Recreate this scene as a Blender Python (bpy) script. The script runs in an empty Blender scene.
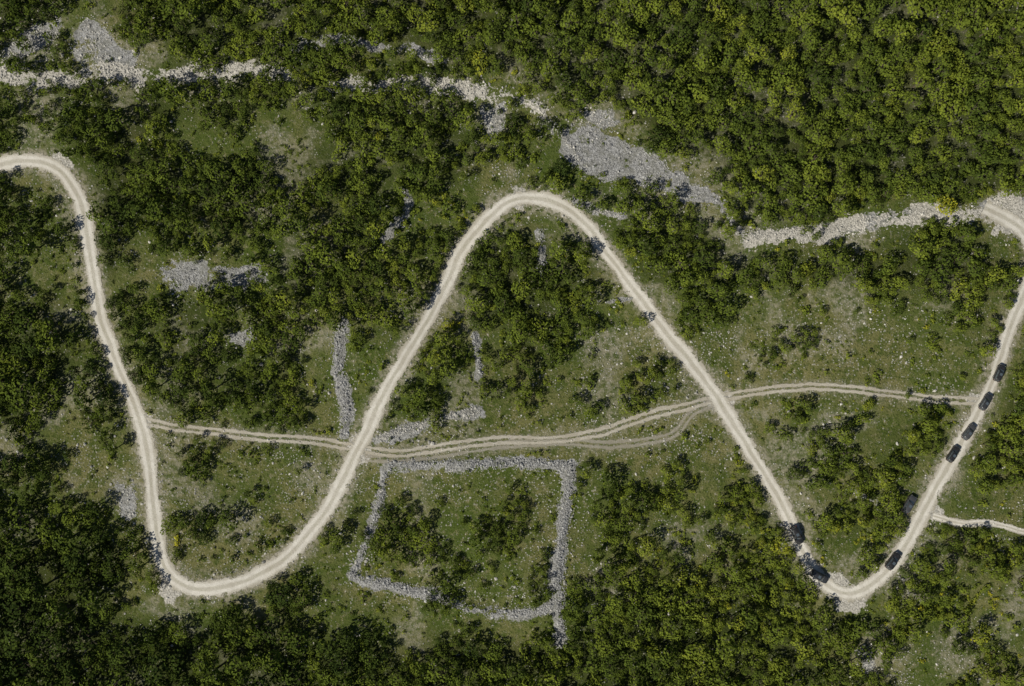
import bpy, bmesh, math, random
import numpy as np
from mathutils import Vector, Matrix
rng=np.random.default_rng(7); random.seed(7)
S=0.25
def W(p): return ((p[0]-512)*S,(343-p[1])*S)
scene=bpy.context.scene
# ---------------------------------------------------------------- noise
_tab={}
def vn(x,y,scale,seed=0):
    if seed not in _tab: _tab[seed]=np.random.default_rng(1000+seed).random((256,256))
    t=_tab[seed]
    fx=np.asarray(x,float)/scale+1000.0; fy=np.asarray(y,float)/scale+1000.0
    ix=np.floor(fx).astype(int); iy=np.floor(fy).astype(int)
    u=fx-ix; v=fy-iy; u=u*u*(3-2*u); v=v*v*(3-2*v)
    a=t[ix%256,iy%256]; b=t[(ix+1)%256,iy%256]; c=t[ix%256,(iy+1)%256]; d=t[(ix+1)%256,(iy+1)%256]
    return (a*(1-u)+b*u)*(1-v)+(c*(1-u)+d*u)*v
def fbm(x,y,scale,seed=0,o=3):
    s=0;a=1;n=0
    for i in range(o):
        s=s+a*vn(x,y,scale/2**i,seed+i*17); n+=a; a*=0.55
    return s/n
def sstep(a,b,x):
    t=np.clip((x-a)/(b-a),0,1); return t*t*(3-2*t)
# ---------------------------------------------------------------- layout (plan of the place, metres)
def smooth(pts,step):
    P=[np.array(W(p)) for p in pts]
    P=[2*P[0]-P[1]]+P+[2*P[-1]-P[-2]]
    out=[]
    for i in range(1,len(P)-2):
        n=max(1,int(np.linalg.norm(P[i+1]-P[i])/step))
        for k in range(n):
            t=k/n
            out.append(0.5*((2*P[i])+(-P[i-1]+P[i+1])*t+(2*P[i-1]-5*P[i]+4*P[i+1]-P[i+2])*t*t+(-P[i-1]+3*P[i]-3*P[i+1]+P[i+2])*t**3))
    out.append(P[-2]); return np.array(out)
def dist(x,y,poly,maxd=8.0):
    x=np.asarray(x,float);y=np.asarray(y,float)
    D=np.full(x.shape,maxd)
    for a,b in zip(poly[:-1],poly[1:]):
        m=(x>min(a[0],b[0])-maxd)&(x<max(a[0],b[0])+maxd)&(y>min(a[1],b[1])-maxd)&(y<max(a[1],b[1])+maxd)
        if not m.any(): continue
        px=x[m]-a[0];py=y[m]-a[1];dx,dy=b-a
        t=np.clip((px*dx+py*dy)/(dx*dx+dy*dy+1e-9),0,1)
        D[m]=np.minimum(D[m],np.hypot(px-t*dx,py-t*dy))
    return D
def inpoly(x,y,poly):
    P=np.array([W(p) for p in poly]); r=np.zeros(np.shape(x),bool); j=len(P)-1
    for i in range(len(P)):
        xi,yi=P[i];xj,yj=P[j]
        c=((yi>y)!=(yj>y))&(x<(xj-xi)*(y-yi)/(yj-yi+1e-12)+xi)
        r^=c; j=i
    return r
ROAD=[(-120,195),(-60,180),(0,165),(20,160),(45,162),(62,172),(76,192),(85,225),(92,270),(98,310),(110,350),(122,380),(135,408),(145,435),(150,465),(154,500),(158,535),(165,562),(178,580),(200,588),(230,585),(262,574),(292,552),(318,522),(338,490),(352,462),(368,428),(388,388),(410,350),(430,318),(447,285),(460,255),(478,228),(500,208),(522,199),(545,200),(568,210),(588,228),(605,250),(625,278),(648,308),(672,340),(695,368),(715,395),(730,420),(748,448),(765,475),(782,505),(795,532),(808,560),(824,582),(844,592),(864,587),(886,570),(903,545),(922,512),(938,480),(955,448),(972,420),(985,395),(998,362),(1008,335),(1018,308),(1030,280),(1036,255),(1026,232),(1005,218),(985,208)]
TRACK=[(145,420),(180,428),(220,432),(260,436),(300,438),(350,447),(400,452),(450,446),(500,441),(560,438),(610,430),(650,416),(690,405),(725,398),(760,390),(810,387),(860,391),(920,398),(978,400)]
TRACK2=[(365,458),(420,456),(500,446),(560,441),(610,445),(650,441),(675,433),(690,414),(715,402)]
TOPT=[(-60,60),(0,72),(30,79),(80,79),(110,73),(150,76),(200,72),(250,70),(285,76)]
TOPT2=[(330,86),(370,81),(420,83),(465,87),(500,93),(530,101),(545,116)]
LTR=[(40,82),(42,110),(50,145),(56,168)]
RTR=[(932,515),(960,522),(990,523),(1024,532),(1070,540)]
roadD=smooth(ROAD,2.5); trackD=smooth(TRACK,3); track2D=smooth(TRACK2,3)
ltrD=smooth(LTR,3); rtrD=smooth(RTR,3); toptD=smooth(TOPT,3); topt2D=smooth(TOPT2,3)
# walls: (pts, halfwidth m, berm height, stones per m2, pale?)
WALLS=[
 ([(388,466),(440,463),(500,465),(545,464),(572,467)],1.35,0.45,13,0),
 ([(386,472),(375,520),(362,550),(350,575)],0.95,0.4,10,0),
 ([(350,575),(390,585),(430,595),(468,607),(520,613),(552,604)],1.35,0.45,13,0),
 ([(570,470),(565,510),(558,560),(557,600),(563,642)],1.45,0.5,13,0),
 ([(376,438),(410,430),(440,418),(480,412)],1.1,0.25,11,1),
 ([(341,325),(338,370),(346,400),(343,436)],1.6,0.42,10,0),
 ([(540,232),(543,272)],0.9,0.45,9,0),
 ([(474,333),(480,376)],0.8,0.4,8,0),
 ([(402,188),(407,212),(386,240)],1.0,0.4,6,0),
 ([(742,238),(780,234),(830,231),(870,222),(920,214),(962,216),(990,208)],1.8,0.3,8,1),
 ([(712,200),(728,215),(742,236)],.8,.2,3,0),
 ([(530,98),(548,118),(566,140),(580,160)],1.0,0.3,5,1),
 ([(290,46),(340,40),(400,48),(442,60)],1.1,0.2,5,1),
 ([(580,305),(630,300)],0.5,0.2,4,0),
 ([(845,492),(885,501)],0.7,0.2,5,1),
 ([(560,200),(600,212),(622,216)],0.9,0.2,4,1),
]
WD=[smooth(w[0],3) for w in WALLS]
SCREE=[
 [(562,132),(590,128),(618,134),(645,146),(672,164),(700,182),(726,203),(690,199),(650,190),(612,178),(574,168),(558,150)],
 [(160,268),(200,262),(262,266),(262,284),(200,290),(166,290)],
 [(78,20),(96,24),(112,44),(140,50),(128,70),(88,72),(72,50)],
 [(0,48),(30,22),(58,18),(50,44),(20,58),(0,66)],
 [(482,102),(504,104),(506,132),(490,138)],
 [(375,440),(405,430),(440,421),(425,436),(390,444)],
 [(118,478),(132,482),(136,512),(122,516)],
 [(985,200),(1040,194),(1040,226),(1000,226)],
 [(858,648),(872,650),(876,670),(862,672)],
 [(232,326),(256,326),(256,342),(234,342)],
 [(575,112),(612,108),(622,124),(588,128)],
]
PADS=[(850,601,5),(832,586,5),(172,586,4.5),(58,166,4),(520,196,3.5),(722,402,3.5),(360,450,4),(146,420,3),(975,402,3),(930,512,3),(1010,212,8)]
def warp(x,y):
    return x+(fbm(x,y,5,31)-.5)*7, y+(fbm(x,y,5,57)-.5)*7
def berm(x,y,dr):
    h=np.zeros(np.shape(x))
    for w,d in zip(WALLS,WD):
        q=dist(x,y,d,5.0)
        h=np.maximum(h,np.where(q<4.9,w[2]*0.8*np.exp(-(q/(w[1]*0.9))**2),0))
    return h*sstep(1.8,4.0,dr)
def roaddist(x,y): return dist(x,y,roadD,8.0)
def H(x,y,dr=None):
    x=np.asarray(x,float);y=np.asarray(y,float)
    if dr is None: dr=roaddist(x,y)
    far=np.hypot(x,y)
    h=(fbm(x,y,55,3,2)-.5)*3.2+(fbm(x,y,14,9,2)-.5)*0.9*sstep(1.5,6,dr)
    h=h+berm(x,y,dr)+sstep(220,1800,far)*(fbm(x,y,500,5,3)*260-40)
    return h
# density plan ----------------------------------------------------
G=["87457999999999999999999999999999",
"64124788866667999999999999999999",
"53346666676666546899999999999999",
"42678766567777632447999999999999",
"33787345467778754401689999999999",
"22588788778868723541115999999999",
"45588788666756435466754688754631",
"34585455677757477647886344567774",
"35372122587765687775888888888886",
"67546775676555688765356422355565",
"78736774563354457653132121112434",
"88633676663426566533312111111245",
"76442566653456544365311222122227",
"54361112331111111111111565667637",
"44121332231111111123233336566366",
"43111323322232232134445535454465",
"88532234312253332134344427752554",
"98886111133234442155466542433664",
"99973113443112332376777763134554",
"98877767765446534478888888745555",
"98789899888877888899889888443455",
"99999999999999999999999996433556"]
G=[r[:32].ljust(32,"5") for r in G]
GA=np.array([[int(c) for c in r] for r in G],float)/9.0
def density(x,y):
    px=x/S+512; py=343-y/S
    fx=np.clip((px-16)/32,0,30.999); fy=np.clip((py-16)/32,0,20.999)
    ix=fx.astype(int);iy=fy.astype(int);u=fx-ix;v=fy-iy
    return (GA[iy,ix]*(1-u)+GA[iy,ix+1]*u)*(1-v)+(GA[iy+1,ix]*(1-u)+GA[iy+1,ix+1]*u)*v
def patchy(x,y,s,seed,a=.30,b=.56): return sstep(a,b,fbm(x,y,s,seed,3))
def rubble(x,y):
    xw,yw=warp(x,y); r=np.zeros(np.shape(x)); wv=.4+1.25*fbm(x,y,5,23); gate=.5+.5*patchy(x,y,4.5,91)
    for w,d in zip(WALLS,WD):
        q=dist(xw*0.4+x*0.6,yw*0.4+y*0.6,d,5.0); r=np.maximum(r,(1-sstep(w[1]*0.4,w[1]*1.8,q/wv))*(gate if not w[4] else gate*.85))
    for i,p in enumerate(SCREE):
        g=(.5+.6*patchy(x,y,5,95,.25,.5)) if i else (.75+.35*patchy(x,y,5,95,.2,.5))
        r=np.maximum(r,(0.4*inpoly(xw,yw,p)+.48*inpoly(xw*.5+x*.5,yw*.5+y*.5,p))*g)
    return r
def chalk(x,y):
    xw,yw=warp(x,y); xw=xw*.6+x*.4; yw=yw*.6+y*.4
    r=(1-sstep(0.5,2.9,dist(xw,yw,toptD,5)))*(.5+.5*patchy(x,y,5,99,.30,.55))
    r=np.maximum(r,(1-sstep(0.4,2.3,dist(xw,yw,topt2D,5)))*(.4+.6*patchy(x,y,5,99,.32,.56)))
    r=np.maximum(r,(1-sstep(.5,2.7,dist(xw,yw,WD[9],5)))*(.3+.7*patchy(x,y,6,99,.34,.58)))
    for a,c,rr in PADS:
        q=W((a,c)); r=np.maximum(r,.95*(1-sstep(rr*.45,rr,np.hypot(xw-q[0],yw-q[1]))))
    return r
# ---------------------------------------------------------------- node helpers
def newmat(name):
    m=bpy.data.materials.new(name); m.use_nodes=True; m.node_tree.nodes.clear(); return m,m.node_tree
class NB:
    def __init__(s,nt): s.nt=nt
    def n(s,t,**k):
        nd=s.nt.nodes.new(t)
        for a,b in k.items(): setattr(nd,a,b)
        return nd
    def l(s,a,b): s.nt.links.new(a,b)
    def attr(s,name,typ='GEOMETRY'):
        a=s.n('ShaderNodeAttribute'); a.attribute_name=name; a.attribute_type=typ; return a.outputs['Fac']
    def noise(s,vec,scale,detail=4,rough=.55,dist=0):
        a=s.n('ShaderNodeTexNoise'); a.inputs['Scale'].default_value=scale;a.inputs['Detail'].default_value=detail
        a.inputs['Roughness'].default_value=rough; a.inputs['Distortion'].default_value=dist; s.l(vec,a.inputs['Vector']); return a.outputs['Fac']
    def vor(s,vec,scale,out='Distance'):
        a=s.n('ShaderNodeTexVoronoi'); a.inputs['Scale'].default_value=scale; s.l(vec,a.inputs['Vector']); return a.outputs[out]
    def math(s,op,a,b=None,clamp=False):
        m=s.n('ShaderNodeMath',operation=op); m.use_clamp=clamp
        for i,v in enumerate((a,b)):
            if v is None: continue
            if isinstance(v,(int,float)): m.inputs[i].default_value=v
            else: s.l(v,m.inputs[i])
        return m.outputs[0]
    def mapr(s,v,a,b,c=0,d=1):
        m=s.n('ShaderNodeMapRange'); m.interpolation_type='SMOOTHSTEP'
        for i,q in enumerate((a,b,c,d)): m.inputs[i+1].default_value=q
        s.l(v,m.inputs[0]); return m.outputs[0]
    def mix(s,f,a,b,blend='MIX'):
        m=s.n('ShaderNodeMix',data_type='RGBA',blend_type=blend)
        for sock,v in ((m.inputs[0],f),(m.inputs[6],a),(m.inputs[7],b)):
            if isinstance(v,(int,float)): sock.default_value=v
            elif isinstance(v,tuple): sock.default_value=(*v,1)
            else: s.l(v,sock)
        return m.outputs[2]
    def ramp(s,f,stops):
        r=s.n('ShaderNodeValToRGB'); e=r.color_ramp.elements
        while len(e)<len(stops): e.new(.5)
        for i,(p,c) in enumerate(stops): e[i].position=p; e[i].color=(*c,1)
        s.l(f,r.inputs[0]); return r.outputs[0]
def matte(b,col,bump=None,bs=.5,bd=.1):
    p=b.n('ShaderNodeBsdfDiffuse'); b.l(col,p.inputs['Color']); p.inputs['Roughness'].default_value=0
    if bump is not None:
        q=b.n('ShaderNodeBump'); q.inputs['Strength'].default_value=bs;q.inputs['Distance'].default_value=bd
        b.l(bump,q.inputs['Height']); b.l(q.outputs[0],p.inputs['Normal'])
    return p
def finish(b,col,rough=.95):
    p=b.n('ShaderNodeBsdfPrincipled'); b.l(col,p.inputs['Base Color'])
    p.inputs['Roughness'].default_value=rough; return p
# ground material
gm,nt=newmat("meadow_ground"); b=NB(nt)
P=b.n('ShaderNodeNewGeometry').outputs['Position']
big=b.noise(P,.045,3,.6,.3); med=b.noise(P,.33,4,.65); fine=b.noise(P,2.2,2,.7); m7=b.noise(P,.8,4,.7)
dry=b.attr("dry")
col=b.mix(b.mapr(b.math('ADD',big,b.math('MULTIPLY',dry,.10)),.38,.70),(0.070,0.094,0.022),(0.146,0.142,0.056))
col=b.mix(b.mapr(med,.42,.62,0,.8),col,(0.053,0.078,0.015))
col=b.mix(b.mapr(m7,.52,.68,0,.75),col,(0.190,0.172,0.086))
col=b.mix(b.mapr(fine,.50,.66,0,.72),col,(0.030,0.047,0.009))
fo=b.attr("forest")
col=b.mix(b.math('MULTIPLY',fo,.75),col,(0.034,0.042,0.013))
v=b.vor(P,1.3); gate=b.mapr(b.math('ADD',med,b.math('MULTIPLY',b.math('ADD',b.attr("bare"),dry),.14)),.51,.64)
st=b.math('MULTIPLY',b.mapr(v,.20,.30,1,0),gate)
v2=b.vor(P,3.0); st2=b.math('MULTIPLY',b.mapr(v2,.18,.30,1,0),b.mapr(m7,.47,.61))
st=b.math('MAXIMUM',st,b.math('MULTIPLY',st2,.8))
col=b.mix(b.math('MULTIPLY',st,.75),col,(0.34,0.33,0.295))
bare=b.math('MULTIPLY',b.attr("bare"),b.mapr(m7,.37,.61,.08,1))
col=b.mix(bare,col,b.mix(fine,(0.17,0.155,0.10),(0.38,0.355,0.285)))
rub=b.attr("rubble"); vr=b.vor(P,3.2,'Color'); sep=b.n('ShaderNodeSeparateColor'); b.l(vr,sep.inputs[0])
rc=b.mix(sep.outputs[0],(0.14,0.14,0.137),(0.39,0.39,0.385)); rc=b.mix(b.mapr(med,.38,.62,0,.45),rc,(0.15,0.15,0.115))
rmask=b.mapr(b.math('ADD',rub,b.math('MULTIPLY',b.math('SUBTRACT',m7,.5),2.4)),.42,.62)
col=b.mix(rmask,col,rc)
ck=b.mapr(b.math('ADD',b.attr("chalk"),b.math('MULTIPLY',b.math('SUBTRACT',m7,.5),2.6)),.43,.61)
col=b.mix(ck,col,b.mix(b.mapr(fine,.3,.7),(0.24,0.23,0.20),(0.56,0.535,0.48)))
p=matte(b,col,fine,.8,.3); o=b.n('ShaderNodeOutputMaterial'); b.l(p.outputs[0],o.inputs[0])
# road material
def roadmat(name,kind):
    m,nt=newmat(name); b=NB(nt); P=b.n('ShaderNodeNewGeometry').outputs['Position']
    u=b.attr("across"); au=b.math('ABSOLUTE',u)
    n1=b.noise(P,.6,4,.75); n2=b.noise(P,3.5,2,.75); n3=b.noise(P,.09,3,.6)
    col=b.mix(b.mapr(n1,.35,.65),(0.42,0.395,0.335),(0.60,0.575,0.51))
    col=b.mix(b.mapr(n2,.52,.72,0,.55),col,(0.28,0.26,0.21))
    col=b.mix(b.mapr(n3,.42,.66,0,.45),col,(0.34,0.31,0.245))
    rut=b.math('ABSOLUTE',b.math('SUBTRACT',au,.46)); rm=b.mapr(rut,.08,.3,1,0)
    if kind=='main':
        col=b.mix(b.math('MULTIPLY',rm,.45),col,(0.68,0.655,0.60))
        mid=b.math('MULTIPLY',b.mapr(au,.08,.3,1,0),b.mapr(n1,.44,.60))
        col=b.mix(b.math('MULTIPLY',mid,.5),col,(0.25,0.235,0.165))
        col=b.mix(b.mapr(au,.7,1.1,0,.5),col,(0.30,0.275,0.21))
        e=b.math('ADD',au,b.math('MULTIPLY',b.math('SUBTRACT',n1,.5),2.4))
        mask=b.mapr(e,.85,1.12,1,0)
    else:
        col=b.mix(.35,col,(0.26,0.225,0.16))
        e=b.math('ADD',b.math('ABSOLUTE',b.math('SUBTRACT',au,.52)),b.math('MULTIPLY',b.math('SUBTRACT',n1,.5),1.3))
        mask=b.mapr(e,.20,.42,1 if kind=='track' else .6,0)
    p=matte(b,col,n2,.6,.12)
    t=b.n('ShaderNodeBsdfTransparent'); ms=b.n('ShaderNodeMixShader'); b.l(mask,ms.inputs[0]); b.l(t.outputs[0],ms.inputs[1]); b.l(p.outputs[0],ms.inputs[2])
    o=b.n('ShaderNodeOutputMaterial'); b.l(ms.outputs[0],o.inputs[0]); return m
M_road=roadmat("limestone_gravel",'main'); M_track=roadmat("track_ruts",'track'); M_faint=roadmat("faint_ruts",'faint')
# rocks
def rockmat(name,lo,hi):
    m,nt=newmat(name); b=NB(nt)
    p=matte(b,b.mix(b.attr("rnd"),lo,hi)); o=b.n('ShaderNodeOutputMaterial'); b.l(p.outputs[0],o.inputs[0]); return m
M_rock=rockmat("weathered_limestone",(0.16,0.16,0.157),(0.43,0.43,0.42))
M_pale=rockmat("pale_limestone",(0.22,0.215,0.195),(0.56,0.54,0.49))
# leaves
def leafmat(name):
    m,nt=newmat(name); b=NB(nt)
    oi=b.n('ShaderNodeObjectInfo'); tint=b.attr("tint",'INSTANCER')
    f=b.math('ADD',b.math('MULTIPLY',oi.outputs['Random'],.38),tint)
    f=b.math('ADD',f,b.math('MULTIPLY',b.math('SUBTRACT',b.attr("rnd"),.5),.36),True)
    col=b.ramp(f,[(0,(0.029,0.045,0.011)),(.3,(0.067,0.094,0.016)),(.6,(0.122,0.156,0.021)),(.85,(0.180,0.202,0.026)),(1,(0.32,0.30,0.02))])
    p=matte(b,col); o=b.n('ShaderNodeOutputMaterial'); b.l(p.outputs[0],o.inputs[0]); return m
M_leaf=leafmat("leaves")
M_bark,nt=newmat("bark"); b=NB(nt); P=b.n('ShaderNodeNewGeometry').outputs['Position']
p=matte(b,b.mix(b.noise(P,6),(0.06,0.05,0.035),(0.13,0.11,0.085))); o=b.n('ShaderNodeOutputMaterial'); b.l(p.outputs[0],o.inputs[0])
# ---------------------------------------------------------------- mesh helpers
def mesh_np(name,V,F,attrs={},mats=(),fm=None,smooth_=False):
    me=bpy.data.meshes.new(name); V=np.asarray(V,np.float32); F=np.asarray(F,np.int32); k=F.shape[1]
    me.vertices.add(len(V)); me.vertices.foreach_set("co",V.ravel())
    me.loops.add(F.size); me.loops.foreach_set("vertex_index",F.ravel())
    me.polygons.add(len(F)); me.polygons.foreach_set("loop_start",np.arange(0,F.size,k,dtype=np.int32))
    me.polygons.foreach_set("loop_total",np.full(len(F),k,np.int32))
    for m in mats: me.materials.append(m)
    if fm is not None: me.polygons.foreach_set("material_index",np.asarray(fm,np.int32))
    me.polygons.foreach_set("use_smooth",np.full(len(F),smooth_,bool))
    me.update(calc_edges=True)
    for n,a in attrs.items():
        at=me.attributes.new(n,'FLOAT','POINT'); at.data.foreach_set("value",np.asarray(a,np.float32).ravel())
    return me
def add(name,me,coll=None):
    ob=bpy.data.objects.new(name,me); (coll or scene.collection).objects.link(ob); return ob
# ---------------------------------------------------------------- ground
def axis(h,step):
    c=np.arange(-h,h+step*.5,step); out=[];d=step;v=h
    while v<3500: d*=1.22; v+=d; out.append(v)
    out=np.array(out); return np.concatenate([-out[::-1],c,out])
ax=axis(150,.42); ay=axis(108,.42)
X,Y=np.meshgrid(ax,ay,indexing='ij'); X=X.ravel();Y=Y.ravel()
dr=roaddist(X,Y); Z=H(X,Y,dr)
nx,ny=len(ax),len(ay); I=np.arange(nx*ny).reshape(nx,ny)
F=np.stack([I[:-1,:-1],I[1:,:-1],I[1:,1:],I[:-1,1:]],-1).reshape(-1,4)
dn=density(X,Y); out=(np.abs(X)>155)|(np.abs(Y)>112); 
dtr=np.minimum(dist(X,Y,trackD),dist(X,Y,track2D))
dw=dr/(.45+1.2*fbm(X,Y,7,77))
bare=np.clip((1-sstep(1.6,4.6,dw))*1.0+.45*(1-sstep(.8,3.2,dtr)),0,1)
bare=np.maximum(bare,.45*(1-sstep(.5,2.2,dist(X,Y,ltrD))))
ROCKY=(((125,490),7),((18,445),8),((115,60),11),((30,45),11),((495,118),7),((655,205),10),((880,655),10),((590,120),7),((300,90),6),((740,225),8),((860,235),7),((200,80),9),((420,95),8),((960,650),9),((700,385),7),((240,525),7),((600,350),7),((310,475),6))
for q,rr in ROCKY:
    c=W(q); bare=np.maximum(bare,.7*(1-sstep(rr*.3,rr,np.hypot(X-c[0],Y-c[1]))))
bare=np.maximum(bare,.6*sstep(.56,.71,fbm(X,Y,12,71)))*(1-.6*sstep(.6,.9,dn))
bare[out]=0
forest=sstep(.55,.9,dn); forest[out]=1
dryv=1-sstep(.12,.5,dn); dryv[out]=0
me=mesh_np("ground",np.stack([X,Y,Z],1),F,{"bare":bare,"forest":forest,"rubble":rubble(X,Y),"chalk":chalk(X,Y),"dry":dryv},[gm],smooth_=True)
add("ground",me)
# ---------------------------------------------------------------- roads
def strip(name,pts,hw,zoff,mat,ext=1.8,var=.3):
    C=smooth(pts,.8); T=np.gradient(C,axis=0); T/=np.linalg.norm(T,axis=1)[:,None]
    N=np.stack([-T[:,1],T[:,0]],1); k=13; us=np.linspace(-ext,ext,k)
    w=hw*(1+var*2*(fbm(C[:,0],C[:,1],9,81)-.5)); C=C+N*((fbm(C[:,0],C[:,1],11,87)-.5)*1.3)[:,None]
    PX=C[:,None,:]+N[:,None,:]*(us[None,:,None]*w[:,None,None])
    x=PX[...,0].ravel();y=PX[...,1].ravel(); z=H(x,y)+zoff
    n=len(C); I=np.arange(n*k).reshape(n,k)
    F=np.stack([I[:-1,:-1],I[1:,:-1],I[1:,1:],I[:-1,1:]],-1).reshape(-1,4)[:,::-1]
    return add(name,mesh_np(name,np.stack([x,y,z],1),F,{"across":np.tile(us,n)},[mat],smooth_=True))
strip("gravel_road",ROAD,1.9,.06,M_road)
strip("dirt_track",TRACK,1.3,.04,M_track)
strip("dirt_track",TRACK2,1.2,.025,M_faint)
strip("gravel_road",RTR,.95,.04,M_road)
# ---------------------------------------------------------------- rocks
bm=bmesh.new(); bmesh.ops.create_icosphere(bm,subdivisions=1,radius=1)
IV=np.array([v.co[:] for v in bm.verts]); IF=np.array([[v.index for v in f.verts] for f in bm.faces]); bm.free()
def rocks(name,x,y,z,size,mat):
    n=len(x); a=rng.random(n)*6.283
    sc=np.stack([size*rng.uniform(.7,1.3,n),size*rng.uniform(.6,1.1,n),size*rng.uniform(.4,.8,n)],1)
    V=IV[None]*(1+rng.uniform(-.25,.25,(n,12,1)))*sc[:,None,:]
    c,s=np.cos(a)[:,None],np.sin(a)[:,None]
    V=np.stack([V[...,0]*c-V[...,1]*s+x[:,None],V[...,0]*s+V[...,1]*c+y[:,None],V[...,2]+z[:,None]],-1).reshape(-1,3)
    F=(IF[None]+(np.arange(n)*12)[:,None,None]).reshape(-1,3)
    return add(name,mesh_np(name,V,F,{"rnd":np.repeat(rng.random(n),12)},[mat]))
def along(D,hw,dens):
    seg=np.diff(D,axis=0); L=np.linalg.norm(seg,axis=1); cum=np.r_[0,np.cumsum(L)]; n=int(cum[-1]*hw*2*dens)
    t=rng.random(n)*cum[-1]; i=np.clip(np.searchsorted(cum,t)-1,0,len(seg)-1); f=(t-cum[i])/L[i]
    p=D[i]+seg[i]*f[:,None]; T=seg[i]/L[i][:,None]; lat=np.clip(rng.normal(0,.6,n),-2.4,2.4)*hw*(.4+1.1*fbm(p[:,0],p[:,1],5,23))
    return p[:,0]-T[:,1]*lat,p[:,1]+T[:,0]*lat
for w,D in zip(WALLS,WD):
    x,y=along(D,w[1],w[3]); k=roaddist(x,y)>2.4; x=x[k];y=y[k]
    pt=patchy(x,y,4.5,91); keep=rng.random(len(x))<((.2+.8*pt) if w[4] else .3+.7*pt); x=x[keep];y=y[keep]
    s=rng.uniform(.07,.22,len(x))*np.where(rng.random(len(x))<.08,1.9,1)
    rocks("dry_stone_wall" if w[2]>.35 else "stone_bank",x,y,H(x,y)+s*.25,s,M_pale if w[4] else M_rock)
for i,pg in enumerate(SCREE):
    P=np.array([W(q) for q in pg]); lo=P.min(0)-3;hi=P.max(0)+3; A=(hi-lo).prod(); n=int(A*7)
    x=rng.uniform(lo[0],hi[0],n);y=rng.uniform(lo[1],hi[1],n); xw,yw=warp(x,y); jx=rng.normal(0,.9,n); jy=rng.normal(0,.9,n)
    k=inpoly(xw*.7+x*.3+jx,yw*.7+y*.3+jy,pg)&(roaddist(x,y)>2.2); k&=rng.random(n)<sstep(.22,.6,fbm(x,y,4,95)); x=x[k];y=y[k]
    s=rng.uniform(.06,.20,len(x))*np.where(rng.random(len(x))<.06,2.2,1)
    rocks("limestone_scree",x,y,H(x,y)+s*.2,s,M_rock if i in(0,1,5,9) else M_pale)
for D in (toptD,topt2D):
    x,y=along(D,2.3,4); k=rng.random(len(x))<patchy(x,y,5,99,.34,.6); x=x[k];y=y[k]; s=rng.uniform(.08,.34,len(x)); rocks("rocky_outcrop",x,y,H(x,y)+s*.2,s,M_pale)
n=90000; x=rng.uniform(-136,136,n);y=rng.uniform(-94,94,n); d=density(x,y); rd=roaddist(x,y)
rk_=np.zeros(n)
for q,rr in ROCKY:
    c=W(q); rk_=np.maximum(rk_,1-sstep(rr*.3,rr*1.2,np.hypot(x-c[0],y-c[1])))
pr=sstep(.44,.70,fbm(x,y,9,41))*(1-d)*.75+.04+.35*(1-sstep(1.9,4.2,rd))+.5*rk_; k=(rng.random(n)<pr)&(rd>1.8)&(d<.93); x=x[k];y=y[k]
s=rng.lognormal(-2.15,.5,len(x)).clip(.06,.5)
rocks("scattered_stones",x,y,H(x,y)+s*.1,s,M_pale)
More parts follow.
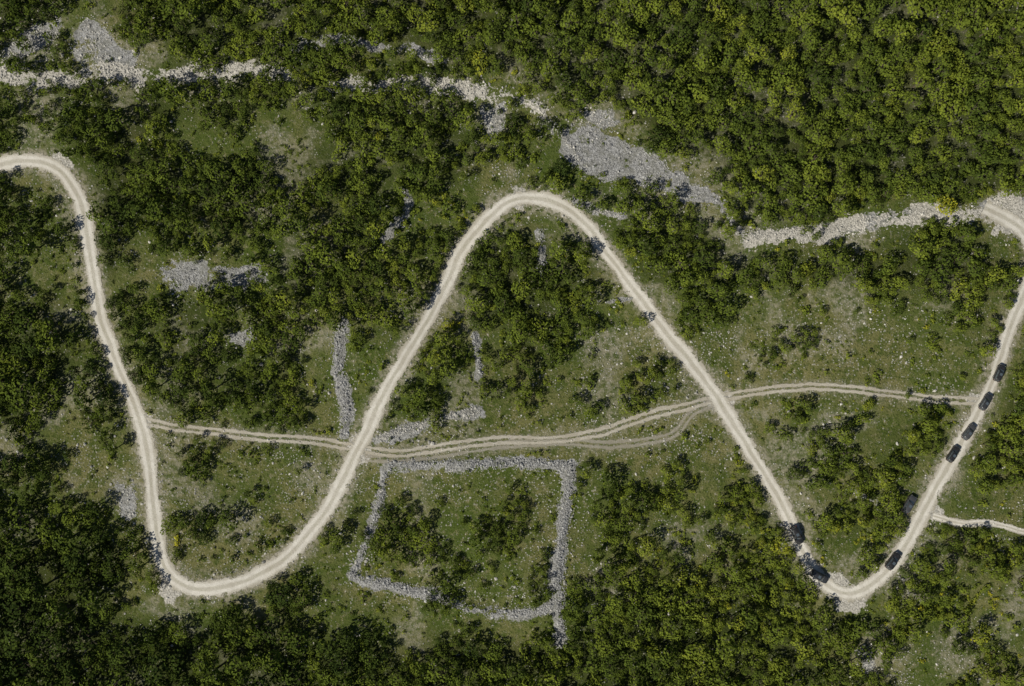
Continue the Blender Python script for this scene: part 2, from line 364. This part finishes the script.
# ---------------------------------------------------------------- tree prototypes
def cyl(p0,p1,r0,r1,n=5):
    p0=Vector(p0);p1=Vector(p1);d=(p1-p0).normalized();a=d.orthogonal().normalized();c=d.cross(a)
    V=[];F=[]
    for p,r in((p0,r0),(p1,r1)):
        for i in range(n):
            t=i/n*6.2832; V.append(p+a*math.cos(t)*r+c*math.sin(t)*r)
    for i in range(n): F.append((i,(i+1)%n,n+(i+1)%n,n+i))
    return np.array([v[:] for v in V]),np.array(F)
def tree(name,R,Ht,nl,seed,leaf=.16,mult=1.0,spread=1.0):
    g=np.random.default_rng(seed); V=[];F=[];rn=[];fm=[];off=0
    asp=g.uniform(.65,1.0); lob=[]
    lob.append((np.array([0,0,Ht*.52]),R*.48))
    for i in range(nl):
        t=(i+g.random()*1.3)/nl*6.283*2.4; q=(.28+.55*g.random())*spread; r=R*g.uniform(.22,.44)
        x=math.cos(t)*q*R; y=math.sin(t)*q*R*asp
        z=Ht*(1-.50*q**1.7)-r*.95-g.random()*Ht*.16
        lob.append((np.array([x,y,max(z,r*.7)]),r))
    for li,(c,r) in enumerate(lob):
        n=int(4*math.pi*r*r/(leaf*leaf*3.0)*1.0*mult); d=g.normal(size=(n,3)); d/=np.linalg.norm(d,axis=1)[:,None]
        d=d[d[:,2]>-.4]; n=len(d)
        pos=c+d*(r*g.uniform(.72,1.2,n))[:,None]*np.array([1,1,.9])
        keep=np.ones(n,bool)
        for lj,(c2,r2) in enumerate(lob):
            if lj!=li: keep&=np.linalg.norm(pos-c2,axis=1)>r2*.74
        pos=pos[keep];d=d[keep];n=len(d)
        if n==0: continue
        nor=d+g.normal(size=(n,3))*.4+np.array([0,0,.2]); nor/=np.linalg.norm(nor,axis=1)[:,None]
        a=np.cross(nor,g.normal(size=(n,3))); a/=np.linalg.norm(a,axis=1)[:,None]; bb=np.cross(nor,a)
        s=(leaf*g.uniform(.6,1.4,n))[:,None]; e=s*g.uniform(.6,.95,n)[:,None]
        q=np.stack([pos+a*s,pos+bb*e,pos-a*s,pos-bb*e],1).reshape(-1,3)
        V.append(q);F.append(np.arange(n*4).reshape(-1,4)+off);off+=n*4; rn.append(np.repeat(g.random(n)*.5+g.random()*.5,4)); fm+= [0]*n
    parts=[((0,0,-.4),(0,0,Ht*.45),R*.07,R*.05),((0,0,Ht*.45),(R*.05,0,Ht*.7),R*.05,R*.015)]
    for c,r in lob[1:5]: parts.append(((0,0,Ht*.22),tuple(c),R*.035,R*.012))
    for q in parts:
        v,f=cyl(*q); V.append(v);F.append(f+off);off+=len(v);rn.append(np.zeros(len(v)));fm+=[1]*len(f)
    return mesh_np(name,np.concatenate(V),np.concatenate(F),{"rnd":np.concatenate(rn)},[M_leaf,M_bark],fm)
def proto(cname,specs):
    c=bpy.data.collections.new(cname)
    for i,(nm,me) in enumerate(specs): add("%s_%02d"%(nm,i),me,c)
    return c
TM=[tree("oak_tree",2.0,3.1,9,11),tree("oak_tree",2.0,2.6,7,12,spread=1.15),tree("oak_tree",2.0,3.8,11,13),tree("oak_tree",2.0,2.8,6,14,spread=1.2),
    tree("oak_tree",2.0,3.3,8,15),tree("hornbeam_tree",2.0,2.5,6,16),tree("hornbeam_tree",2.0,3.1,12,17,spread=1.1),tree("oak_tree",2.0,4.2,10,18,spread=.85),tree("oak_tree",2.0,2.7,5,19,spread=1.2),tree("oak_tree",2.0,3.5,9,20),tree("oak_tree",2.0,3.0,13,21,spread=1.15),tree("hornbeam_tree",2.0,3.9,8,22,spread=.8)]
CT=proto("tree_kinds",[("tree",m) for m in TM])
SM=[tree("shrub",.6,.7,4,31,leaf=.12),tree("shrub",.6,.55,5,32,leaf=.12),tree("shrub",.6,.9,3,33,leaf=.12),tree("shrub",.6,.45,5,34,leaf=.12)]
CS=proto("shrub_kinds",[("shrub",m) for m in SM])
def scatter_group(coll):
    ng=bpy.data.node_groups.new("scatter_"+coll.name,'GeometryNodeTree')
    ng.interface.new_socket(name="Geometry",in_out='INPUT',socket_type='NodeSocketGeometry'); ng.interface.new_socket(name="Geometry",in_out='OUTPUT',socket_type='NodeSocketGeometry')
    N=ng.nodes;L=ng.links; gi=N.new('NodeGroupInput');go=N.new('NodeGroupOutput'); ip=N.new('GeometryNodeInstanceOnPoints'); ci=N.new('GeometryNodeCollectionInfo')
    ci.inputs['Collection'].default_value=coll; ci.inputs['Separate Children'].default_value=True; ci.inputs['Reset Children'].default_value=True
    def at(n,t):
        a=N.new('GeometryNodeInputNamedAttribute'); a.data_type=t; a.inputs['Name'].default_value=n; return [o for o in a.outputs if o.enabled and o.name=='Attribute'][0]
    ip.inputs['Pick Instance'].default_value=True
    L.new(gi.outputs[0],ip.inputs['Points']);L.new(ci.outputs[0],ip.inputs['Instance']);L.new(at('idx','INT'),ip.inputs['Instance Index'])
    L.new(at('rot','FLOAT_VECTOR'),ip.inputs['Rotation']);L.new(at('scl','FLOAT_VECTOR'),ip.inputs['Scale']);L.new(ip.outputs[0],go.inputs[0]); return ng
GT=scatter_group(CT);GS=scatter_group(CS)
def scatter(name,x,y,z,scl,idx,tint,ng):
    n=len(x); me=bpy.data.meshes.new(name); me.vertices.add(n); me.vertices.foreach_set("co",np.stack([x,y,z],1).astype(np.float32).ravel())
    a=me.attributes.new('idx','INT','POINT');a.data.foreach_set('value',idx.astype(np.int32))
    a=me.attributes.new('tint','FLOAT','POINT');a.data.foreach_set('value',tint.astype(np.float32))
    rot=np.stack([rng.normal(0,.07,n),rng.normal(0,.07,n),rng.random(n)*6.283],1)
    a=me.attributes.new('rot','FLOAT_VECTOR','POINT');a.data.foreach_set('vector',rot.astype(np.float32).ravel())
    a=me.attributes.new('scl','FLOAT_VECTOR','POINT');a.data.foreach_set('vector',scl.astype(np.float32).ravel())
    ob=add(name,me); md=ob.modifiers.new("scatter",'NODES'); md.node_group=ng; return ob
def tintmap(x,y):
    px=x/S+512;py=343-y/S
    t=.15+.09*sstep(250,700,px)+.0*sstep(520,640,px)*(1-sstep(210,260,py))+.06*sstep(560,700,px)*sstep(380,460,py)
    t=t+.05*sstep(100,200,px)*(1-sstep(480,560,px))*(1-sstep(300,430,py))-.07*(1-sstep(90,170,px))-.08*sstep(590,650,py)*(1-sstep(350,600,px))
    return t+(fbm(x,y,17,121)-.5)*.38
CARS=[(1000,373,0,66),(986,402,1,58),(969,432,2,52),(953,454,0,56),(909,504,2,58),(893,561,0,52),(820,577,1,-28),(798,536,0,-64)]
CX=np.array([W(c) for c in CARS])
# hand placed, free-standing trees (plan position, crown radius m, tint)
SOLO=[(590,411,2.4,.2),(602,404,1.6,.25),(940,208,3.1,.95),(930,342,2.0,.35),(982,352,2.3,.45),(785,436,2.2,.35),(768,428,1.7,.3),(118,447,2.2,.2),(128,262,2.3,.15),(400,500,1.9,.25),(385,512,1.6,.2),(412,516,1.7,.3),(480,552,1.8,.3),(492,566,1.6,.35),(470,572,1.6,.25),(484,585,1.4,.3),(250,372,2.1,.2),(205,480,1.4,.3),(255,500,1.4,.35),(300,470,1.3,.3),(660,392,1.6,.3),(820,312,1.4,.4),(775,332,1.3,.35),(865,300,1.5,.4),(905,395,1.2,.35),(640,525,1.5,.3),(700,520,1.6,.35),(740,520,1.6,.3),(70,455,1.5,.2),(232,538,1.5,.3),(270,522,1.3,.3),(505,500,1.2,.35),(535,530,1.2,.3),(605,470,1.3,.3),(440,502,1.3,.3),(500,242,1.6,.3)]
SX=np.array([W(s) for s in SOLO]); SZ=H(SX[:,0],SX[:,1])
for i,(s,q,z) in enumerate(zip(SOLO,SX,SZ)):
    m=TM[i%len(TM)]
    ob=add(m.name.split('.')[0],m); ob.location=(q[0],q[1],z); k=s[2]/2.0; ob.scale=(k,k*random.uniform(.9,1.1),k*random.uniform(.85,1.1)); ob.rotation_euler=(0,0,random.random()*6.28); ob["tint"]=float(s[3]-.05)
# mass
n=70000; x=rng.uniform(-138,138,n);y=rng.uniform(-96,96,n); d=density(x,y)
f=fbm(x,y,8,61,3)*.8+fbm(x,y,24,67,2)*.2; rk=np.argsort(np.argsort(f))/n
acc=(d**1.25>rk*.86+rng.random(n)*.13-.02*(d>.9)); 
gap=fbm(x,y,7,201,2); acc&=~((gap>.70)&(rng.random(n)<.85))
x=x[acc];y=y[acc];d=d[acc];f=f[acc]
rd=roaddist(x,y); td=np.minimum(dist(x,y,trackD),dist(x,y,track2D)); td=np.minimum(td,dist(x,y,rtrD)); rb=np.maximum(rubble(x,y),chalk(x,y)); 
px=x/S+512;py=343-y/S
ll=(1-sstep(250,500,px))*sstep(430,520,py)+(1-sstep(60,130,px))*sstep(200,260,py)
r=1.28*rng.lognormal(0,.34,len(x)).clip(.5,2.1)*(.68+.55*d)*(1+.22*np.clip(ll,0,1))
cd_=np.min(np.hypot(x[:,None]-CX[None,:,0],y[:,None]-CX[None,:,1]),axis=1)
ok=(rd>2.0+.78*r)&(td>1.1+.65*r)&((rb<.42)|(rng.random(len(x))<.04))&(cd_>2.2+.85*r)
x=x[ok];y=y[ok];d=d[ok];r=r[ok]
o_=np.argsort(-r+rng.random(len(r))*1.2); x=x[o_];y=y[o_];d=d[o_];r=r[o_]
cell={};kx=[];
for (a,bq),s in zip(SX,SOLO): cell.setdefault((int(a//4),int(bq//4)),[]).append((a,bq,s[2]))
for i in range(len(x)):
    a,c,ri=x[i],y[i],r[i]; gx,gy=int(a//4),int(c//4); good=True
    ov=.69 if d[i]>.75 else .71
    for u in(-1,0,1):
        for v in(-1,0,1):
            for(qx,qy,qr) in cell.get((gx+u,gy+v),()):
                if (a-qx)**2+(c-qy)**2<((ri+qr)*ov)**2: good=False;break
            if not good:break
        if not good:break
    if good: cell.setdefault((gx,gy),[]).append((a,c,ri)); kx.append(i)
kx=np.array(kx); x=x[kx];y=y[kx];d=d[kx];r=r[kx]
z=H(x,y); k=r/2.0; scl=np.stack([k*rng.uniform(.9,1.3,len(k)),k*rng.uniform(.9,1.3,len(k)),k**.8*rng.uniform(.85,1.45,len(k))],1)
idx=rng.integers(0,len(TM),len(x)); tint=tintmap(x,y)+rng.normal(0,.07,len(x))
fr=d>.72
scatter("forest_trees",x[fr],y[fr],z[fr],scl[fr],idx[fr],tint[fr],GT)
scatter("scrub_trees",x[~fr],y[~fr],z[~fr],scl[~fr],idx[~fr],tint[~fr],GT)
# low shrubs
n=60000; x=rng.uniform(-134,134,n);y=rng.uniform(-91,91,n); d=density(x,y)
pr=(.035+.5*sstep(.44,.7,fbm(x,y,6,61,3)))*(.35+1.0*d)*(1-.95*sstep(.7,.95,d)); ok=rng.random(n)<pr; x=x[ok];y=y[ok];d=d[ok]
rd=roaddist(x,y); td=np.minimum(dist(x,y,trackD),dist(x,y,track2D)); td=np.minimum(td,dist(x,y,rtrD)); rb=np.maximum(rubble(x,y),chalk(x,y))
ok=(rd>2.7)&(td>1.9)&((rb<.4)|(rng.random(len(x))<.2)); x=x[ok];y=y[ok]
k=rng.lognormal(-.2,.5,len(x)).clip(.35,2.3); scl=np.stack([k,k*rng.uniform(.7,1.2,len(k)),k*rng.uniform(.6,1.0,len(k))],1)
scatter("low_shrubs",x,y,H(x,y)-.05,scl,rng.integers(0,4,len(x)),tintmap(x,y)+.15+rng.normal(0,.08,len(x)),GS)
# ---------------------------------------------------------------- cars
def simple(name,col,rough,metal=0,coat=0,spec=.5):
    m,nt=newmat(name); b=NB(nt); P=b.n('ShaderNodeNewGeometry').outputs['Position']
    c=b.mix(b.mapr(b.noise(P,2.5,3,.7),.45,.75,0,.25),col,(0.20,0.18,0.14) if coat else tuple(q*.6 for q in col))
    p=finish(b,c,rough); p.inputs['Metallic'].default_value=metal; p.inputs['Coat Weight'].default_value=coat; p.inputs['Coat Roughness'].default_value=.15; p.inputs['Specular IOR Level'].default_value=spec
    o=b.n('ShaderNodeOutputMaterial'); b.l(p.outputs[0],o.inputs[0]); return m
paints=[simple("dark_paint",(0.024,0.024,0.025),.35,.2,.6),simple("charcoal_paint",(0.04,0.043,0.048),.35,.3,.6),simple("graphite_paint",(0.085,0.087,0.09),.35,.4,.6)]
M_glass=simple("tinted_glass",(0.08,0.10,0.115),.12,0,0,1); M_tyre=simple("tyre_rubber",(0.02,0.02,0.02),.9); M_lamp=simple("headlamp_glass",(0.6,0.6,0.6),.15); M_tail=simple("tail_lamp",(0.3,0.01,0.01),.2); M_rim=simple("alloy_rim",(0.4,0.4,0.42),.3,.9); M_trim=simple("black_trim",(0.015,0.015,0.015),.6)
def car_mesh(paint,wagon=True):
    bm=bmesh.new()
    def loft(secs,mi,cap=True):
        rings=[[bm.verts.new(p) for p in s] for s in secs]; n=len(rings[0]); fs=[]
        for a,c in zip(rings[:-1],rings[1:]):
            for i in range(n): fs.append(bm.faces.new((a[i],a[(i+1)%n],c[(i+1)%n],c[i])))
        if cap: fs.append(bm.faces.new(rings[0][::-1])); fs.append(bm.faces.new(rings[-1]))
        for f in fs: f.material_index=mi; f.smooth=True
        return fs
    st=[(-2.34,.72,.50,.86),(-2.28,.86,.38,.98),(-2.0,.93,.30,1.04),(-1.0,.95,.28,1.03),(0.0,.95,.28,1.02),(.8,.95,.28,1.01),(1.35,.94,.29,.98),(1.9,.90,.31,.92),(2.2,.82,.36,.82),(2.33,.66,.46,.70)]
    secs=[]
    for x,w,z0,z1 in st:
        secs.append([(x,-w*.88,z0),(x,w*.88,z0),(x,w,z0+.14),(x,w*1.0,z1-.28),(x,w*.95,z1-.07),(x,w*.80,z1),(x,0,z1+.03),(x,-w*.80,z1),(x,-w*.95,z1-.07),(x,-w,z1-.28),(x,-w,z0+.14)])
    loft(secs,0)
    base=[(-2.22,.74),(-1.9,.80),(-.6,.82),(.3,.81),(1.02,.74)]; zt=1.68
    top=[(-1.95,.58),(-1.7,.63),(-.7,.66),(-.05,.64),(.22,.60)]
    cs=[]
    for (xb,wb),(xt,wt) in zip(base,top):
        crown=zt-.05*abs(xt+.8)
        cs.append([(xb,-wb,.99),(xb,wb,.99),(xt,wt+.04,crown-.08),(xt,wt-.05,crown),(xt,0,crown+.03),(xt,-wt+.05,crown),(xt,-wt-.04,crown-.08)])
    loft(cs,0)
    def quad(ps,mi): 
        f=bm.faces.new([bm.verts.new(p) for p in ps]); f.material_index=mi
    def lerp(a,c,t): return tuple(a[i]+(c[i]-a[i])*t for i in range(3))
    def panel(a,c,d,e,mi,i0=.06,i1=.94,j0=.1,j1=.92,off=(0,0,0)):
        def q(u,v):
            p=lerp(lerp(a,c,u),lerp(e,d,u),v); return tuple(p[k]+off[k] for k in range(3))
        quad([q(i0,j0),q(i1,j0),q(i1,j1),q(i0,j1)],mi)
    s0,s1=cs[-1],cs[0]
    panel(s0[0],s0[1],s0[2],s0[6],1,.05,.95,.06,.95,(.012,0,.012)); panel(s1[1],s1[0],s1[6],s1[2],1,.06,.94,.2,.9,(-.012,0,.006))
    for k in range(4):
        a,c=cs[k],cs[k+1]
        panel(a[1],c[1],c[2],a[2],1,.05 if k else .3,.95 if k<3 else .80,.12,.93,(0,.012,.004)); panel(a[0],c[0],c[6],a[6],1,.05 if k else .3,.95 if k<3 else .80,.12,.93,(0,-.012,.004))
    quad([(-.75,-.36,zt+.045),(-.05,-.36,zt+.03),(-.05,.36,zt+.03),(-.75,.36,zt+.045)],1)
    def box(c,s,mi):
        r=bmesh.ops.create_cube(bm,size=1,matrix=Matrix.Translation(c)@Matrix.Diagonal((*s,1)))
        fs=set(f for v in r['verts'] for f in v.link_faces)
        for f in fs: f.material_index=mi
        bmesh.ops.bevel(bm,geom=list(set(e for f in fs for e in f.edges)),offset=min(s)*.25,segments=1,affect='EDGES')
    for sy in(-1,1):
        box((-.85,sy*.60,zt+.05),(1.9,.05,.05),5); box((.72,sy*1.03,1.08),(.16,.2,.14),0)
        box((2.2,sy*.60,.74),(.12,.34,.14),3); box((-2.28,sy*.74,.88),(.10,.18,.30),4); box((0,sy*.93,.33),(2.1,.08,.12),5)
        for cx in(-1.42,1.45):
            r=bmesh.ops.create_cone(bm,cap_ends=True,segments=20,radius1=.37,radius2=.37,depth=.25,matrix=Matrix.Translation((cx,sy*.84,.37))@Matrix.Rotation(math.pi/2,4,'X'))
            for f in set(f for v in r['verts'] for f in v.link_faces): f.material_index=2
            r=bmesh.ops.create_cone(bm,cap_ends=True,segments=14,radius1=.22,radius2=.2,depth=.27,matrix=Matrix.Translation((cx,sy*.845,.37))@Matrix.Rotation(math.pi/2,4,'X'))
            for f in set(f for v in r['verts'] for f in v.link_faces): f.material_index=6
    box((2.30,0,.60),(.08,.8,.22),5); box((2.30,0,.42),(.12,1.3,.12),5); box((-2.34,0,.48),(.12,1.4,.16),5); box((-2.36,0,.80),(.02,.5,.11),3)
    bmesh.ops.recalc_face_normals(bm,faces=bm.faces)
    me=bpy.data.meshes.new("parked_car"); bm.to_mesh(me); bm.free()
    for m in (paint,M_glass,M_tyre,M_lamp,M_tail,M_trim,M_rim): me.materials.append(m)
    return me
CM=[car_mesh(p) for p in paints]
for px_,py_,ci,ang in CARS:
    q=np.array(W((px_,py_)))
    z=float(H(np.array([q[0]]),np.array([q[1]]))[0])+.06
    ob=add("parked_car",CM[ci]); ob.location=(q[0]*.994,q[1]*.994,z); ob.rotation_euler=(0,0,math.radians(ang)); k=.92 if py_<480 else 1.0; ob.scale=(k,k,k)
# ---------------------------------------------------------------- light
el=math.radians(39); az=(-.84,-.54); nrm=math.hypot(*az); sd=Vector((az[0]/nrm*math.cos(el),az[1]/nrm*math.cos(el),math.sin(el)))
ld=bpy.data.lights.new("sun",'SUN'); ld.energy=5.0; ld.angle=math.radians(.5); ld.color=(1,.945,.83)
lo=bpy.data.objects.new("sun",ld); scene.collection.objects.link(lo); lo.rotation_euler=sd.to_track_quat('Z','Y').to_euler(); lo.location=sd*300
w=bpy.data.worlds.new("World"); scene.world=w; w.use_nodes=True; nt=w.node_tree; bg=nt.nodes['Background']
sk=nt.nodes.new('ShaderNodeTexSky'); sk.sky_type='NISHITA'; sk.sun_disc=False; sk.sun_elevation=el; sk.sun_rotation=math.atan2(az[0],az[1]); nt.links.new(sk.outputs[0],bg.inputs[0]); bg.inputs[1].default_value=.05
scene.view_settings.view_transform='Standard'; scene.view_settings.look='None'; scene.view_settings.exposure=0
cd=bpy.data.cameras.new("camera"); co=bpy.data.objects.new("camera",cd); scene.collection.objects.link(co); hc=190
co.location=(0,0,hc); co.rotation_euler=(0,0,0); cd.sensor_width=36; cd.lens=36*hc/256.0; cd.clip_end=9000; scene.camera=co
